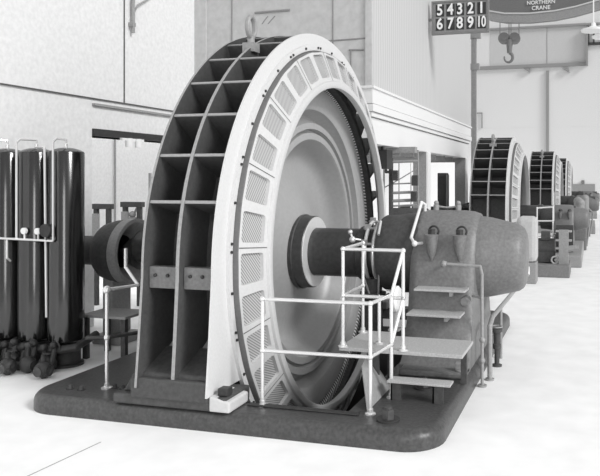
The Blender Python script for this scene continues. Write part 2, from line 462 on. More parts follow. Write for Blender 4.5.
    mm.torus((-.38, ey, ez+.26), .115, .03, 'X', sx=.75)
    mm.obj('eyebolt', M_GREY, g)
    return g
GEN = build_generator()

# ================================================================== BEARING PEDESTAL
def build_pedestal():
    t = thing('bearing_pedestal', 'large grey bearing pedestal with rounded top and climbing treads, right of the nearest generator', 'bearing', (1.6, 0, HP))
    half = [(-1.02, HP), (-1.0, .23), (-.90, .30), (-.82, .42), (-.70, .75), (-.63, 1.0), (-.58, 1.25), (-.53, 1.42), (-.46, 1.57), (-.36, 1.70), (-.24, 1.79), (-.1, 1.845), (0, 1.855)]
    prof = half + [(-y, z) for y, z in half[-2::-1]]
    m = MB(); b = m.bm
    secs = [(1.26, .90), (1.30, .97), (1.36, 1.0), (1.82, 1.0), (1.92, .98), (1.98, .94), (2.0, .90)]
    L = []
    for X, k in secs:
        L.append([b.verts.new((X, y*(k*.25+.75) if z < .5 else y*k, z if z < 1.0 else 1.0+(z-1.0)*(k*.6+.4))) for y, z in prof])
    for A, B in zip(L, L[1:]):
        for i in range(len(prof)-1):
            f = b.faces.new((A[i], A[i+1], B[i+1], B[i])); f.smooth = True
    b.faces.new(L[0]); b.faces.new(L[-1][::-1])
    for A, B in zip(L, L[1:]): b.faces.new((A[0], B[0], B[-1], A[-1]))
    m.obj('body', M_PED, t)
    for y0 in (-1.18, .85): MB().box(1.30, 2.0, y0, y0+.33, HP, .235).obj('foot', M_PED, t, bevel=.02)
    for X in (1.93,): 
        for s in (-1, 1): MB().cyl((X, -1.08*1, .235), (X, -1.08, .25), .05, n=16).box(X-.038, X+.038, -1.118, -1.042, .25, .32).obj('foot_nut', M_GREY, t, bevel=.006) if s < 0 else None
    # end bell
    m = MB(); m.lathe([(1.92, .475), (2.05, .475), (2.12, .465), (2.38, .405), (2.45, .385), (2.50, .35), (2.53, .29), (2.54, .1)], 64, (0, 0, 1.31))
    m.obj('end_bell', M_PED, t)
    # neck towards the generator
    m = MB(); m.lathe([(.80, .30), (.80, .43), (.84, .455), (1.0, .46), (1.2, .49), (1.32, .50)], 64, (0, 0, ZS))
    m.obj('oil_neck', M_CASTD, t)
    # bolt pockets
    for X in (1.52, 1.84):
        m = MB(); m.lathe([(1.31, .012), (1.40, .05), (1.50, .066), (1.60, .08), (1.61, .06), (1.61, .0)], 24, (X, -.575, 0), axis='Z')
        pk = m.obj('bolt_pocket', M_PED, t)
        m = MB(); m.cyl((X, -.575, 1.60), (X, -.575, 1.665), .045, n=6, smooth=False).torus((X+.015, -.52, 1.64), .055, .012, 'Y')
        m.obj('pocket_nut', M_BLACK, pk)
    # treads bolted to the sloping front
    for X0, X1, Y0, Y1, z in ((1.33, 1.92, -.98, -.66, .78), (1.38, 1.95, -.84, -.60, 1.03)):
        m = MB(); m.box(X0, X1, Y0, Y1, z-.025, z).box(X1-.2, X1-.16, Y0+.12, Y1, z-.09, z-.025)
        m.obj('tread', M_TREAD, t, bevel=.004)
    m = MB(); m.cyl((1.93, -.78, .9), (1.93, -.55, .9), .05, n=20); m.obj('inspection_cap', M_PED, t, bevel=.01)
    # grab bar along the front and down to the floor
    m = MB(); m.ball((1.68, -.66, 1.29), .035).cyl((1.68, -.55, 1.29), (1.68, -.66, 1.29), .02)
    m.tube([(1.68, -.66, 1.29), (2.09, -.70, 1.28), (2.12, -.76, 1.20), (2.125, -.78, .0)], .017)
    for z in (.28, .50): m.ball((2.125, -.78, z), .032)
    m.tube([(2.125, -.78, .95), (2.0, -.66, .95)], .014); m.cyl((2.125, -.78, 0), (2.125, -.78, .02), .05)
    m.obj('grab_bar', M_GREY, t)
    # oil pipe over the shoulder
    m = MB(); m.tube([(1.33, -.08, 1.84), (1.33, -.08, 1.92), (1.30, -.14, 1.95), (1.27, -.52, 1.56), (1.33, -.60, 1.50), (1.40, -.52, 1.50)], .018)
    m.ball((1.33, -.60, 1.50), .035); m.obj('oil_pipe', M_TRIM, t)
    m = MB()
    for X in (1.45, 1.72): m.cyl((X, 0, 1.83), (X, 0, 1.92), .035).ball((X, 0, 1.94), .03)
    m.tube([(1.45, 0, 1.90), (1.58, 0, 1.885), (1.72, 0, 1.90)], .012)
    m.obj('oil_cup', M_GREY, t)
    return t
PED = build_pedestal()

# sump box beyond the pedestal, oil ring gear on the shaft
t = thing('brush_rigging', 'bright brush gear clasping the dark shaft beside the bearing neck', 'brush gear', (.66, 0, HP))
m = MB(); m.torus((.66, 0, ZS), .37, .022, 'X', n=48).torus((.76, 0, ZS), .37, .022, 'X', n=48); m.obj('yoke', M_RAIL, t)
for th in (20, 55, 90, 125):
    m = MB()
    a = math.radians(th); y, z = -math.cos(a)*.37, ZS+math.sin(a)*.37
    m.cyl((.60, y, z), (.80, y, z), .016).box(.62, .68, y-.03, y+.03, z-.02, z+.05).ball((.80, y, z), .03)
    m.obj('brush_holder', M_GREY, t)
m = MB(); m.tube([(.60, -.33, 1.50), (.52, -.40, 1.52), (.50, -.42, 1.60)], .014).ball((.50, -.42, 1.60), .03).ball((.52, -.40, 1.51), .04)
m.obj('lead', M_RAIL, t); m = MB(); m.tube([(.76, -.15, 1.71), (.84, -.3, 1.72), (.86, -.46, 1.58)], .016)
m.obj('lead', M_RAIL, t)
m = MB(); m.lathe([(HP, .20), (HP+.03, .20), (.32, .12), (.80, .12), (.80, .16), (.86, .16), (.86, .11), (1.03, .11)], 32, (.70, -.16, 0), axis='Z')
m.obj('stand', M_CASTD, t)
m = MB(); m.tube([(.62, -.35, 1.30), (.64, -.38, 1.1), (.70, -.29, .84)], .012).tube([(.80, -.37, 1.32), (.84, -.38, 1.1), (.80, -.27, .84)], .012)
m.obj('cable', M_GREY, t)

t = thing('handwheel', 'pale round handwheel beside the pedestal front, above the platform', 'handwheel', (1.37, -.95, .59))
m = MB(); m.lathe([(1.17, .01), (1.17, .12), (1.19, .14), (1.23, .14), (1.25, .12), (1.25, .01)], 32, (0, -.95, .93)); m.obj('wheel', M_WHITE, t)
MB().cyl((1.20, -.95, .59), (1.20, -.95, .80), .03).box(1.14, 1.26, -1.02, -.88, .59, .61).obj('stem', M_GREY, t)

# ================================================================== PLATFORM, STEP AND RAILS
t = thing('service_platform', 'raised grey plank platform in front of the shaft and pedestal', 'platform', (1.5, -1.5, HP))
m = MB(); m.box(.88, 2.10, -1.83, -1.22, .555, .59).box(.88, 1.24, -1.22, -1.05, .555, .59)
m.obj('deck', M_TREAD, t, bevel=.004)
for x, y in ((1.24, -1.26), (2.02, -1.30), (1.24, -1.77), (2.05, -1.27)):
    if (x, y) != (2.05, -1.27): MB().box(x-.03, x+.03, y-.02, y+.02, HP, .555).obj('leg', M_CASTD, t)
t = thing('step', 'low single metal step under the front edge of the platform', 'step', (1.7, -1.95, HP))
MB().box(1.42, 2.02, -2.02, -1.85, .335, .355).obj('tread', M_TREAD, t, bevel=.004)
for x in (1.50, 1.90):
    MB().box(x-.05, x+.05, -1.99, -1.975, HP, .335).box(x-.05, x-.035, -1.99, -1.88, HP, .335).obj('leg', M_CASTD, t)

G = thing('guard_rail', 'bright pipe guard rail stepping along the pit edge and up round the platform', 'railing', (.9, -2.1, HP))
r = .017
def post(x, y, z0, z1, par, flange=True):
    m = MB(); m.cyl((x, y, z0), (x, y, z1), r, n=12).ball((x, y, z1), r*1.5)
    if flange: m.lathe([(z0, .048), (z0+.012, .048), (z0+.02, .026), (z0+.05, .026)], 16, (x, y, 0), axis='Z')
    return m.obj('post', M_RAIL, par)
P1, P2, P3 = (.37, -2.57), (1.42, -2.50), (1.46, -2.02)
P1, P2, P3 = (.37, -2.45), (1.39, -2.42), (1.44, -1.93)
for x, y in (P1, P2, P3): post(x, y, HP, 1.14, G)
P4, P5, P6 = (.91, -1.80), (.90, -1.15), (1.52, -1.80)
for x, y in (P4, P5, P6): post(x, y, .59, 1.545, G)
def rail(pts, name='rail'):
    m = MB(); m.tube(pts, r, 12)
    for p in pts: m.ball(p, r*1.45)
    return m.obj(name, M_RAIL, G)
for z in (1.14, .67): rail([(*P1, z), (*P2, z), (*P3, z)])
rail([(*P5, 1.545), (*P4, 1.545), (*P6, 1.545)]); rail([(*P5, 1.09), (*P4, 1.09), (*P6, 1.09)])
rail([(*P6, 1.545), (*P3, 1.14)], 'stair_rail'); rail([(*P6, 1.09), (*P3, .67)], 'stair_rail')
pr = at(381, 288, 7.2)
tag(MB().cyl((1.22, -1.6, .59), (1.22, -1.6, 1.02), .017).cyl((1.22, -1.6, 1.02), (1.22, -1.6, 1.08), .017, .003).cyl((1.22, -1.6, .59), (1.22, -1.6, .61), .04).obj('pointed_rod', M_RAIL), 'short pointed bright rod standing on the platform behind the rails', 'rod')

L = thing('side_rail', 'bright pipe rail with ball joint left of the generator on the base plate', 'railing', (-1.35, -2.37, HP))
x, y = -1.35, -2.37
m = MB(); m.cyl((x, y, HP), (x, y, 1.14), r, n=12).ball((x, y, 1.14), .04).ball((x, y, .67), .03).lathe([(HP, .055), (HP+.012, .055), (HP+.02, .026), (HP+.05, .026)], 16, (x, y, 0), axis='Z'); m.obj('post', M_RAIL, L)
e1 = onp(138, 285, 2, 1.14); k1 = e1+Vector((-.22, .1, .16)); k2 = k1+Vector((0, 0, .20))
m = MB(); m.tube([(x, y, 1.14), e1, k1, k2], r, 10); m.obj('top_rail', M_RAIL, L)
e2 = onp(86, 338, 2, .67); e3 = onp(142, 332, 2, .67)
m = MB(); m.tube([tuple(e2), (x, y, .67), tuple(e3)], r*1.1, 10); m.obj('middle_rail', M_BLACK, L)

# sloping guard sheet at the pit's right edge
m = MB(); m.prism([(1.34, -2.36, HP), (1.34, -1.62, HP), (1.10, -1.62, .50), (1.20, -2.10, .50)], (.01, 0, .006))
tag(m.obj('guard_sheet', M_GREY), 'sloping pale sheet at the right edge of the rotor pit under the platform', 'guard sheet')
m = MB(); m.box(.24, 1.30, -2.50, -2.43, HP, HP+.018); 
tag(m.obj('pit_curb', M_BLACK, bevel=.01), 'low black curb bar along the front edge of the pit', 'curb')

# anchor bolts on the base plate
def anchor(x, y, label, s=1.0, z=HP):
    t = thing('anchor_bolt', label, 'bolt', (x, y, z), 'anchor bolts on the base plate')
    MB().cyl((x, y, z), (x, y, z+.014*s), .088*s, n=24).obj('washer', M_BLACK, t)
    MB().cyl((x, y, z+.014*s), (x, y, z+.085*s), .05*s, n=6, smooth=False).cyl((x, y, z+.085*s), (x, y, z+.10*s), .03*s, n=12).obj('nut', M_CASTD, t)
anchor(1.58, -2.52, 'large hexagonal nut on a washer at the front right corner of the base plate', 1.15)
anchor(1.66, -1.55, 'hexagonal nut with washer in the shade below the low step', 1.1)
for px, py, lb in ((70, 389, 'leftmost small dark bolt on the base plate corner'), (81, 390, 'small dark bolt just right of the leftmost one on the base plate')):
    p = onp(px, py, 2, HP); anchor(p.x, p.y, lb, .45)
for px, py, lb in ((115, 388, 'small bolt just right of the side rail post foot'), (123, 389, 'small bolt between side rail post and generator foot')):
    p = onp(px, py, 2, HP); anchor(p.x, p.y, lb, .4)

# low pipe rail and valves to the right of the plate
t = thing('low_rail', 'low dark pipe rail running back along the right floor edge of the base plate', 'railing', (2.17, -.5, 0))
m = MB(); m.tube([(2.17, -.52, 0), (2.17, -.52, .60), (2.17, -.30, .66), (2.17, 4.2, .54)], .028).cyl((2.17, .45, 0), (2.17, .45, .64), .02); m.cyl((2.17, -.52, 0), (2.17, -.52, .02), .05); m.obj('rail', M_GREY, t)
m = MB(); m.tube([(2.17, 4.2, .54), (2.17, 4.2, .66), (2.13, 4.2, .70), (2.06, 4.2, .70), (2.03, 4.2, .66), (2.03, 4.2, .45)], .035); m.obj('end_hook', M_WHITE, t)
t = thing('valve', 'small dark upright valve with flanged top at the right edge of the base plate', 'valve', (2.16, .08, 0))
m = MB(); m.lathe([(0, .06), (.02, .06), (.03, .03), (.20, .03), (.21, .05), (.26, .05), (.27, .035), (.40, .04), (.41, .065), (.45, .065)], 20, (2.17, .08, 0), axis='Z'); m.obj('body', M_CASTD, t)
MB().torus((2.17, .08, .47), .06, .01, 'Z').obj('wheel', M_GREY, t)
# ================================================================== EXCITER AND LEFT BEARING
t = thing('exciter', 'dark round exciter on the shaft end left of the generator', 'exciter', (-3.0, 0, 0))
m = MB(); m.caps = False; m.lathe([(-3.20, .20), (-3.21, .34), (-3.15, .385), (-3.0, .425), (-2.88, .425)], 64, (0, 0, 1.235)); m.obj('frame', M_CASTD, t)
m = MB(); m.caps = False; m.lathe([(-2.88, .425), (-2.86, .445), (-2.76, .445), (-2.73, .45), (-2.73, .40), (-2.78, .34), (-2.95, .22)], 64, (0, 0, 1.235)); m.obj('end_ring', M_GREY, t)
MB().lathe([(-2.96, .05), (-2.80, .18), (-2.66, .24), (-2.64, .05)], 40, (0, 0, 1.235)).obj('armature', M_SHAFT, t)
MB().lathe([(-3.8, .05), (-3.8, .20), (-3.2, .20)], 40, (0, 0, 1.235)).obj('tail_bearing', M_CASTD, t)
MB().box(-3.25, -2.8, -.25, .25, 0, .12).box(-3.12, -2.96, -.2, .2, .12, .95).obj('pedestal', M_GREY, t, bevel=.02)
t = thing('tail_pedestal', 'dark bearing pedestal half hidden between exciter and generator rim', 'bearing', (-1.9, 0, HP))
m = MB(); m.prism([(-2.08, -.62, HP), (-2.08, .62, HP), (-2.08, .42, ZS), (-2.08, .30, ZS+.38), (-2.08, 0, ZS+.48), (-2.08, -.30, ZS+.38), (-2.08, -.42, ZS)], (.6, 0, 0)); m.obj('body', M_CASTD, t, bevel=.06)
MB().cyl((-2.25, 0, ZS), (-1.3, 0, ZS), .33, n=40).obj('sleeve', M_CASTD, t)
t = thing('step_platform', 'small dark platform plate on posts behind the side rail', 'platform', (-2.7, -.55, 0))
MB().box(-2.85, -2.2, -.95, -.45, .52, .55).obj('deck', M_GREY, t)
for x, y in ((-2.80, -.9), (-2.25, -.9), (-2.80, -.5), (-2.25, -.5)): MB().box(x-.03, x+.03, y-.03, y+.03, 0, .52).obj('leg', M_CASTD, t)

# ================================================================== TANKS
def tank(x, y, label):
    t = thing('pressure_tank', label, 'tank', (x, y, 0), 'black pressure tanks on the left')
    R0 = .205; m = MB()
    m.lathe([(.27, .05), (.27, .17), (.31, R0), (2.54, R0), (2.555, R0-.008), (2.58, .15), (2.60, .08), (2.605, .02)], 48, (x, y, 0), axis='Z'); m.obj('shell', M_TANK, t)
    MB().lathe([(0, .20), (.03, .20), (.04, .165), (.24, .165), (.28, .19)], 32, (x, y, 0), axis='Z').obj('skirt', M_BLACK, t)
    MB().cyl((x, y, 2.60), (x, y, 2.65), .02).obj('nozzle', M_RAIL, t)
TY = -1.21
TX = (-3.69, -3.26, -2.83)
for x, lb in zip(TX, ('leftmost black upright tank, cut by the photograph edge', 'middle of three tall black upright tanks', 'rightmost tall black upright tank, nearest the exciter')): tank(x, TY, lb)
t = thing('pipe_manifold', 'thin white pipework looping over the black tanks and crossing their fronts', 'pipework', (-3.2, TY-.26, 0))
zh = at(30, 241, 8.15).z
fy = TY-.24
m = MB(); 
for k in (1, 2):
    xr = onp((0, 16.5, 53)[k], 200, 1, fy).x
    m.tube([(TX[k], TY, 2.66), (TX[k], TY, 2.70), (xr+.03, fy+.02, 2.70), (xr, fy, 2.66), (xr, fy, zh)], .013, 8)
m.tube([(TX[0], TY, 2.66), (TX[0], TY, 2.70), (TX[0]-.17, fy, 2.70), (TX[0]-.17, fy, zh)], .013, 8)
m.tube([(TX[0]-.2, fy, zh+.02), (onp(53, 200, 1, fy).x, fy, zh)], .014, 8)
m.tube([(TX[1]-.2, fy, zh), (TX[1]-.2, fy, zh-.22), (TX[1]-.2, fy+.05, zh-.26)], .012, 8)
m.obj('riser', M_RAIL, t)
m = MB(); xs = onp(46.5, 200, 1, fy+.05).x; m.tube([(TX[1]+.10, TY-.12, 2.61), (xs, fy+.02, 2.6), (xs, fy+.05, .6)], .014, 8); m.obj('sight_pipe', M_RAIL, t)
for px in (12.5, 30):
    p = at(px, 232, 8.1)
    MB().cyl((p.x, fy-.02, p.z), (p.x, fy+.01, p.z), .038, n=24).cyl((p.x, fy, zh), (p.x, fy, p.z-.03), .01, n=8).obj('gauge', M_GLASS, t)
p = at(41, 231, 8.1)
MB().cyl((p.x, fy-.03, p.z), (p.x, fy+.02, p.z), .075, n=24).cyl((p.x, fy, zh), (p.x, fy, p.z), .014, n=8).torus((p.x, fy-.03, p.z), .07, .008, 'Y').obj('large_gauge', M_BLACK, t)
# valves and fittings around the tank feet
spots = []
for i in range(15):
    px = 2+i*5.8; z = 8.1-.12*(i % 3)
    x = TX[0]-.12+i*.082; y = TY-.30-.12*(i % 3)-(.05 if i % 2 else 0)
    spots.append((x, y))
kinds = ('with a round handwheel on top', 'with a bolted flange facing forward', 'with a domed bonnet')
for i, (x, y) in enumerate(spots[::2]):
    h = .20+.06*((i*7) % 3)
    t = thing('floor_valve', 'dark valve %s at the tank feet, %s' % (kinds[i % 3], ('leftmost', 'second from left', 'third from left', 'middle', 'third from right', 'second from right', 'rightmost', 'last')[i]), 'valve', (x, y, 0), 'valves at the feet of the black tanks')
    m = MB(); m.ball((x, y, .10), .095).cyl((x-.08, y, .09), (x+.08, y, .09), .04, n=12).cyl((x, y, 0), (x, y, h), .028, n=12)
    m.cyl((x-.085, y, .09), (x-.07, y, .09), .06, n=16).cyl((x+.07, y, .09), (x+.085, y, .09), .06, n=16); m.obj('body', M_BLACK, t)
    m = MB()
    if i % 3 == 0: m.torus((x, y, h+.01), .05, .01, 'Z').cyl((x-.05, y, h+.01), (x+.05, y, h+.01), .007, n=6)
    elif i % 3 == 1: m.cyl((x, y-.10, .09), (x, y-.06, .09), .055, n=16)
    else: m.ball((x, y, h), .035)
    m.obj('handwheel', M_CASTD, t)
t = thing('floor_pipe', 'dark pipe joining the valves along the tank feet', 'pipe', (-3.3, TY-.05, 0))
m = MB(); m.tube([(-3.95, TY-.24, .24), (-2.7, TY-.24, .24), (-2.56, TY-.15, .26), (-2.56, TY+.2, .34)], .045, 10); m.tube([(-3.95, TY-.27, .0), (-3.95, TY-.24, .21)], .03, 8)
m.torus((-3.6, TY-.28, .30), .05, .012, 'Y').torus((-3.05, TY-.28, .30), .05, .012, 'Y').torus((-2.72, TY-.28, .28), .045, .012, 'Y'); m.tube([(-3.95, TY-.36, .06), (-2.75, TY-.36, .06)], .045, 10)
for k in range(9): m.cyl((-3.86+k*.14, TY-.36, .0), (-3.86+k*.14, TY-.27, .30-.04*(k%2)), .03, n=10).ball((-3.86+k*.14, TY-.30, .31-.04*(k%2)), .045)
m.obj('pipe', M_BLACK, t)

# ================================================================== LEFT BACKGROUND
def frame_stand(px0, px1, ytop, Z, label, extra):
    a = at(px0, ytop, Z); b_ = at(px1, ytop, Z); t = thing('switch_stand', label, 'switch stand', ((a.x+b_.x)/2, a.y, 0))
    z = a.z; m = MB(); y = (a.y+b_.y)/2
    for x in (a.x, b_.x): m.box(x-.035, x+.035, y-.035, y+.035, 0, z)
    m.box(a.x-.07, b_.x+.07, y-.05, y+.05, z-.07, z+.02); m.obj('frame', M_CASTD, t)
    m = MB(); m.box(a.x-.03, a.x+.10, y-.08, y-.035, z-.75, z-.15)
    if extra: m.cyl(((a.x+b_.x)/2, y, z-.5), ((a.x+b_.x)/2, y, z-.25), .09).ball(((a.x+b_.x)/2, y, z-.2), .06).box(a.x, b_.x, y-.06, y-.0, z-.65, z-.55).tube([((a.x+b_.x)/2, y, z-.25), ((a.x+b_.x)/2+.1, y, z-.07)], .02, 6)
    m.obj('switchgear', M_GREY, t)
frame_stand(95, 110, 205, 12.3, 'dark open switch frame with two legs behind the exciter', False)
frame_stand(124, 141, 203, 12.3, 'dark switch frame with round fittings between exciter and generator rim', True)
p = at(150, 205, 12.0)
tag(MB().cyl((p.x, p.y, 0), (p.x, p.y, at(150, 173, 12).z), .025).cyl((p.x, p.y, 0), (p.x, p.y, .03), .08).obj('thin_mast', M_GREY), 'thin upright mast at the left edge of the generator rim', 'mast')
c = onp(114, 160, 0, XF)
tag(MB().tube([(XF+.03, c.y, 0), (XF+.03, c.y, 3.2)], .02, 8).obj('conduit', M_GREY), 'thin upright conduit on the wall seen through the left opening', 'conduit')
t = thing('insulator_rack', 'small white insulators on the dark lintel of the left opening', 'insulator', tuple(onp(132, 141, 0, XW+.05)))
c = onp(132, 140, 0, XW+.06)
m = MB(); m.box(c.x-.02, c.x+.03, c.y-.28, c.y+.28, c.z-.02, c.z+.02); m.obj('bar', M_WHITE, t)
for dy in (-.12, .12): MB().cyl((c.x+.03, c.y+dy, c.z-.12), (c.x+.03, c.y+dy, c.z+.02), .055).obj('insulator', M_WHITE, t)
c = onp(130, 18, 0, XW)
t = thing('wall_bracket', 'slim pipe bracket with curved brace high on the left wall', 'bracket', (XW, c.y, c.z))
zz0, zz1 = onp(130, 33, 0, XW).z, onp(130, -12, 0, XW).z; cz = onp(131, 15, 0, XW).z
m = MB(); m.tube([(XW+.06, c.y, zz0), (XW+.06, c.y, zz1)], .03, 8); m.box(XW, XW+.09, c.y-.05, c.y+.03, cz-.2, cz-.14); m.obj('pipe', M_GREY, t)
yb = onp(144, 0, 0, XW).y
m = MB(); m.tube([(XW+.06, c.y, cz), (XW+.06, c.y+.12, cz+.18), (XW+.06, yb, onp(144, 0, 0, XW).z), (XW+.06, yb+.2, onp(144, 0, 0, XW).z+.15)], .015, 8); m.obj('brace', M_GREY, t)
tag(MB().box(XW, XW+.04, yo-.30, yo, 0, .95).obj('jamb_board', M_WALL, bevel=.005), 'pale board fixed at the foot of the left wall opening', 'board')

# ================================================================== UNDER THE GALLERY
t = thing('cabinet', 'tall dark cabinet standing below the gallery between the two columns', 'cabinet', tuple(at(444, 215, 21)*1)[:2]+(0,))
p = at(444, 180, 21); h = at(444, 173, 21).z
MB().box(p.x-.16, p.x+.10, p.y-.2, p.y+.2, 0, h).obj('body', M_CASTD, t, bevel=.02)
MB().box(p.x-.13, p.x+.07, p.y-.22, p.y-.2, .15, h-.1).obj('door', M_BLACK, t)
MB().box(p.x+.10, p.x+.12, p.y-.18, p.y+.18, .1, h-.05).obj('side_panel', M_GREY, t)
p = at(457.5, 185, 25.5)
t = thing('tall_panel', 'narrow dark slate panel beside the far column below the gallery', 'panel', (p.x, p.y, 0))
h = at(457, 170, 25.5).z; MB().box(p.x-.09, p.x+.09, p.y-.05, p.y+.05, 0, h).obj('slate', M_CASTD, t)
MB().box(p.x-.16, p.x+.16, p.y-.12, p.y+.12, 0, .08).obj('base', M_GREY, t)
p = at(452, 205, 20)
t = thing('desk', 'low dark desk with sloping top under the gallery', 'desk', (p.x, p.y, 0))
m = MB(); m.prism([(p.x-.6, p.y-.3, 1.15), (p.x-.6, p.y+.3, 1.15), (p.x+.5, p.y+.3, 1.5), (p.x+.5, p.y-.3, 1.5)], (0, 0, .05)).box(p.x-.55, p.x+.45, p.y-.25, p.y+.25, 0, 1.16); m.obj('body', M_CASTD, t)
# pipe framework seen between generator rim and first column
t = thing('pipe_rack', 'open rack of dark and pale pipes seen below the gallery right of the generator rim', 'pipe rack', tuple(at(405, 200, 15))[:2]+(0,))
def seg(par, pts, Z, rad, m_=M_CASTD, name='pipe'):
    mm = MB(); mm.tube([tuple(at(px, py, Z)) for px, py in pts], rad, 8); return mm.obj(name, m_, par)
zb = 15.0; yf0 = HY-0
fl = HY + FPX*2.24/zb
seg(t, [(391, 158), (391, fl)], zb, .05, M_CASTD, 'upright'); seg(t, [(384, 158), (384, fl)], zb, .02, M_GREY, 'upright')
seg(t, [(418, 150), (418, fl)], zb, .02, M_GREY, 'upright'); seg(t, [(411, 163), (411, fl)], zb, .015, M_WHITE, 'upright')
seg(t, [(399, 160), (399, fl)], zb, .012, M_GREY, 'upright')
for y_, rr_ in ((162, .03), (184, .015), (193, .03), (201, .035), (206, .02)): seg(t, [(391, y_), (418, y_-1)], zb, rr_, M_GREY, 'crossbar')
seg(t, [(376, 160), (391, 158)], zb, .06, M_CASTD, 'crossbar'); seg(t, [(386, 158), (386, 172), (392, 172)], zb, .03, M_CASTD, 'crossbar')
seg(t, [(380, 190), (400, 179), (418, 168)], zb, .012, M_GREY, 'stay')
for px, py in ((395, 175), (415, 180), (414, 196)):
    q = at(px, py, zb-.1); MB().box(q.x-.06, q.x+.06, q.y-.05, q.y+.05, q.z-.12, q.z+.10).obj('switch', M_CASTD, t)
p = at(384, 154, 14.0)
t = thing('oil_switch', 'dark box and pale tray hung under the gallery soffit beside the generator rim', 'switch', (p.x, p.y, 2.87))
MB().box(p.x-.22, p.x+.12, p.y-.2, p.y+.2, 2.42, 2.80).box(p.x-.06, p.x-.02, p.y-.02, p.y+.02, 2.8, 2.88).obj('box', M_BLACK, t)
q = at(402, 155, 14.5); MB().box(q.x-.5, q.x+.30, q.y-.1, q.y+.1, 2.76, 2.88).obj('tray', M_GREY, t)
t = thing('motor', 'small dark motor on the floor under the gallery, its round top just showing', 'motor', tuple(at(412, 212, 14.2))[:2]+(0,))
q = at(410, 218, 14.0); MB().cyl((q.x-.35, q.y, 1.28), (q.x+.35, q.y, 1.28), .36, n=32).box(q.x-.3, q.x+.3, q.y-.3, q.y+.3, 0, 1.05).obj('frame', M_CASTD, t)

# ================================================================== FAR MACHINES
def far_machine(Zd, px, lab_g, lab_p, k=.76, gx=0):
    c = at(px, 0, Zd); c.z = 0
    g = dup(GEN, None, 0, ('shield_bolt', 'core_key', 'gusset', 'cross_bar', 'foot_bolt'))
    g['label'] = lab_g; g['group'] = 'generators down the hall'
    g.location = (c.x+gx, c.y, .30); g.scale = (1.3, .80, .81)
    q = dup(PED, None, 0, ('oil_pipe', 'oil_cup', 'filler_cap', 'foot_nut', 'inspection_cap', 'grab_bar'))
    q['label'] = lab_p; q['group'] = 'bearing pedestals down the hall'
    q.location = (c.x+1.5*k, c.y, .30); q.scale = (k, k, k*.93)
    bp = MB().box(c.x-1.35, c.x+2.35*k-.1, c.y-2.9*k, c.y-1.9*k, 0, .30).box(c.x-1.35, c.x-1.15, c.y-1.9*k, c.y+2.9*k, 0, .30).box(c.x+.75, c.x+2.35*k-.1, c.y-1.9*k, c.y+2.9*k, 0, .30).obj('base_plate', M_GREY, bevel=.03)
    tag(bp, lab_g.replace('ring generator', 'base plate under the ring generator') if False else 'base plate below the ' + lab_g, 'base plate', 'base plates down the hall')
    return c
C2 = far_machine(20.0, 522, 'smaller ring generator just beyond the gallery, second machine from the camera', 'pedestal with pocketed front belonging to the second machine down the hall', gx=-.2)
C3 = far_machine(30.5, 555, 'ring generator half hidden behind the second machine, third from the camera', 'distant pedestal of the third machine down the hall')
C4 = far_machine(41.0, 567, 'farthest ring generator near the end wall, mostly hidden', 'farthest bearing pedestal close to the end wall')
# rails, steps of the second machine
t = thing('guard_rail', 'pale square pipe rail round the shaft of the second machine down the hall', 'railing', (C2.x+.8, C2.y-1.5, .3))
def pr(px, py, Z=18.6): return tuple(at(px, py, Z))
m = MB(); rr2 = .022
for x0, y0, x1, y1 in ((537, 208, 553, 207), (537, 221, 553, 221), (537, 236, 555, 236)): m.tube([pr(x0, y0), pr(x1, y1)], rr2, 8)
for x in (537, 553): m.tube([pr(x, 207), pr(x, 254)], rr2, 8)
m.tube([pr(553.5, 192), pr(553.5, 221)], rr2, 8)
m.obj('rail', M_RAIL, t)
t = thing('service_platform', 'stepped dark platform before the second machine down the hall', 'platform', tuple(at(563, 250, 18))[:2]+(0,))
for y_, w_ in ((230, 15), (239, 15), (247, 16)):
    a = at(556, y_, 18.3); MB().box(a.x, a.x+w_/37, a.y-.22, a.y+.05, a.z-.04, a.z).obj('tread', M_TREAD, t)
a = at(556, 225, 18.4); b_ = at(573, 262, 18.4)
MB().box(a.x, a.x+.44, a.y, a.y+.1, 0, a.z).obj('stringer', M_CASTD, t)
t = thing('pump_set', 'dark pump with round handwheel and pipes in front of the second machine', 'pump', tuple(at(549, 262, 16))[:2]+(0,))
q = at(548, 252, 16.3)
MB().cyl((q.x-.22, q.y, .62), (q.x+.16, q.y, .62), .22, n=24).box(q.x-.22, q.x+.16, q.y-.2, q.y+.2, .30, .55).box(q.x-.15, q.x+.05, q.y-.15, q.y+.15, .8, 1.0).obj('body', M_CASTD, t)
q2 = at(555, 260, 16.0); MB().torus((q2.x, q2.y, q2.z), .08, .02, 'Y').cyl((q2.x, q2.y, q2.z), (q2.x, q2.y+.3, q2.z), .02).obj('handwheel', M_BACKG, t)
q3 = at(563, 262, 16.0); MB().box(q3.x-.09, q3.x+.12, q3.y-.1, q3.y+.15, .25, 1.05).cyl((q3.x+.1, q3.y, .62), (q3.x+.35, q3.y, .66), .07).obj('column', M_GREY, t)
MB().box(q.x-.32, q3.x+.16, q.y-.55, q.y+.5, 0, .28).obj('bed', M_CAST, t, bevel=.02)
t = thing('oil_tank', 'pale upright tank with rounded shoulders just past the end bell', 'tank', tuple(at(529, 277, 15.3))[:2]+(0,))
q = at(529, 277, 15.0); wz = .23
m = MB(); m.box(q.x-wz, q.x+.17, q.y-.2, q.y+.25, .0, .45); m.obj('base', M_GREY, t, bevel=.02)
m = MB(); m.box(q.x-wz-.02, q.x+.18, q.y-.22, q.y+.27, .45, 1.42); m.obj('shell', M_BACKG, t, bevel=.1)
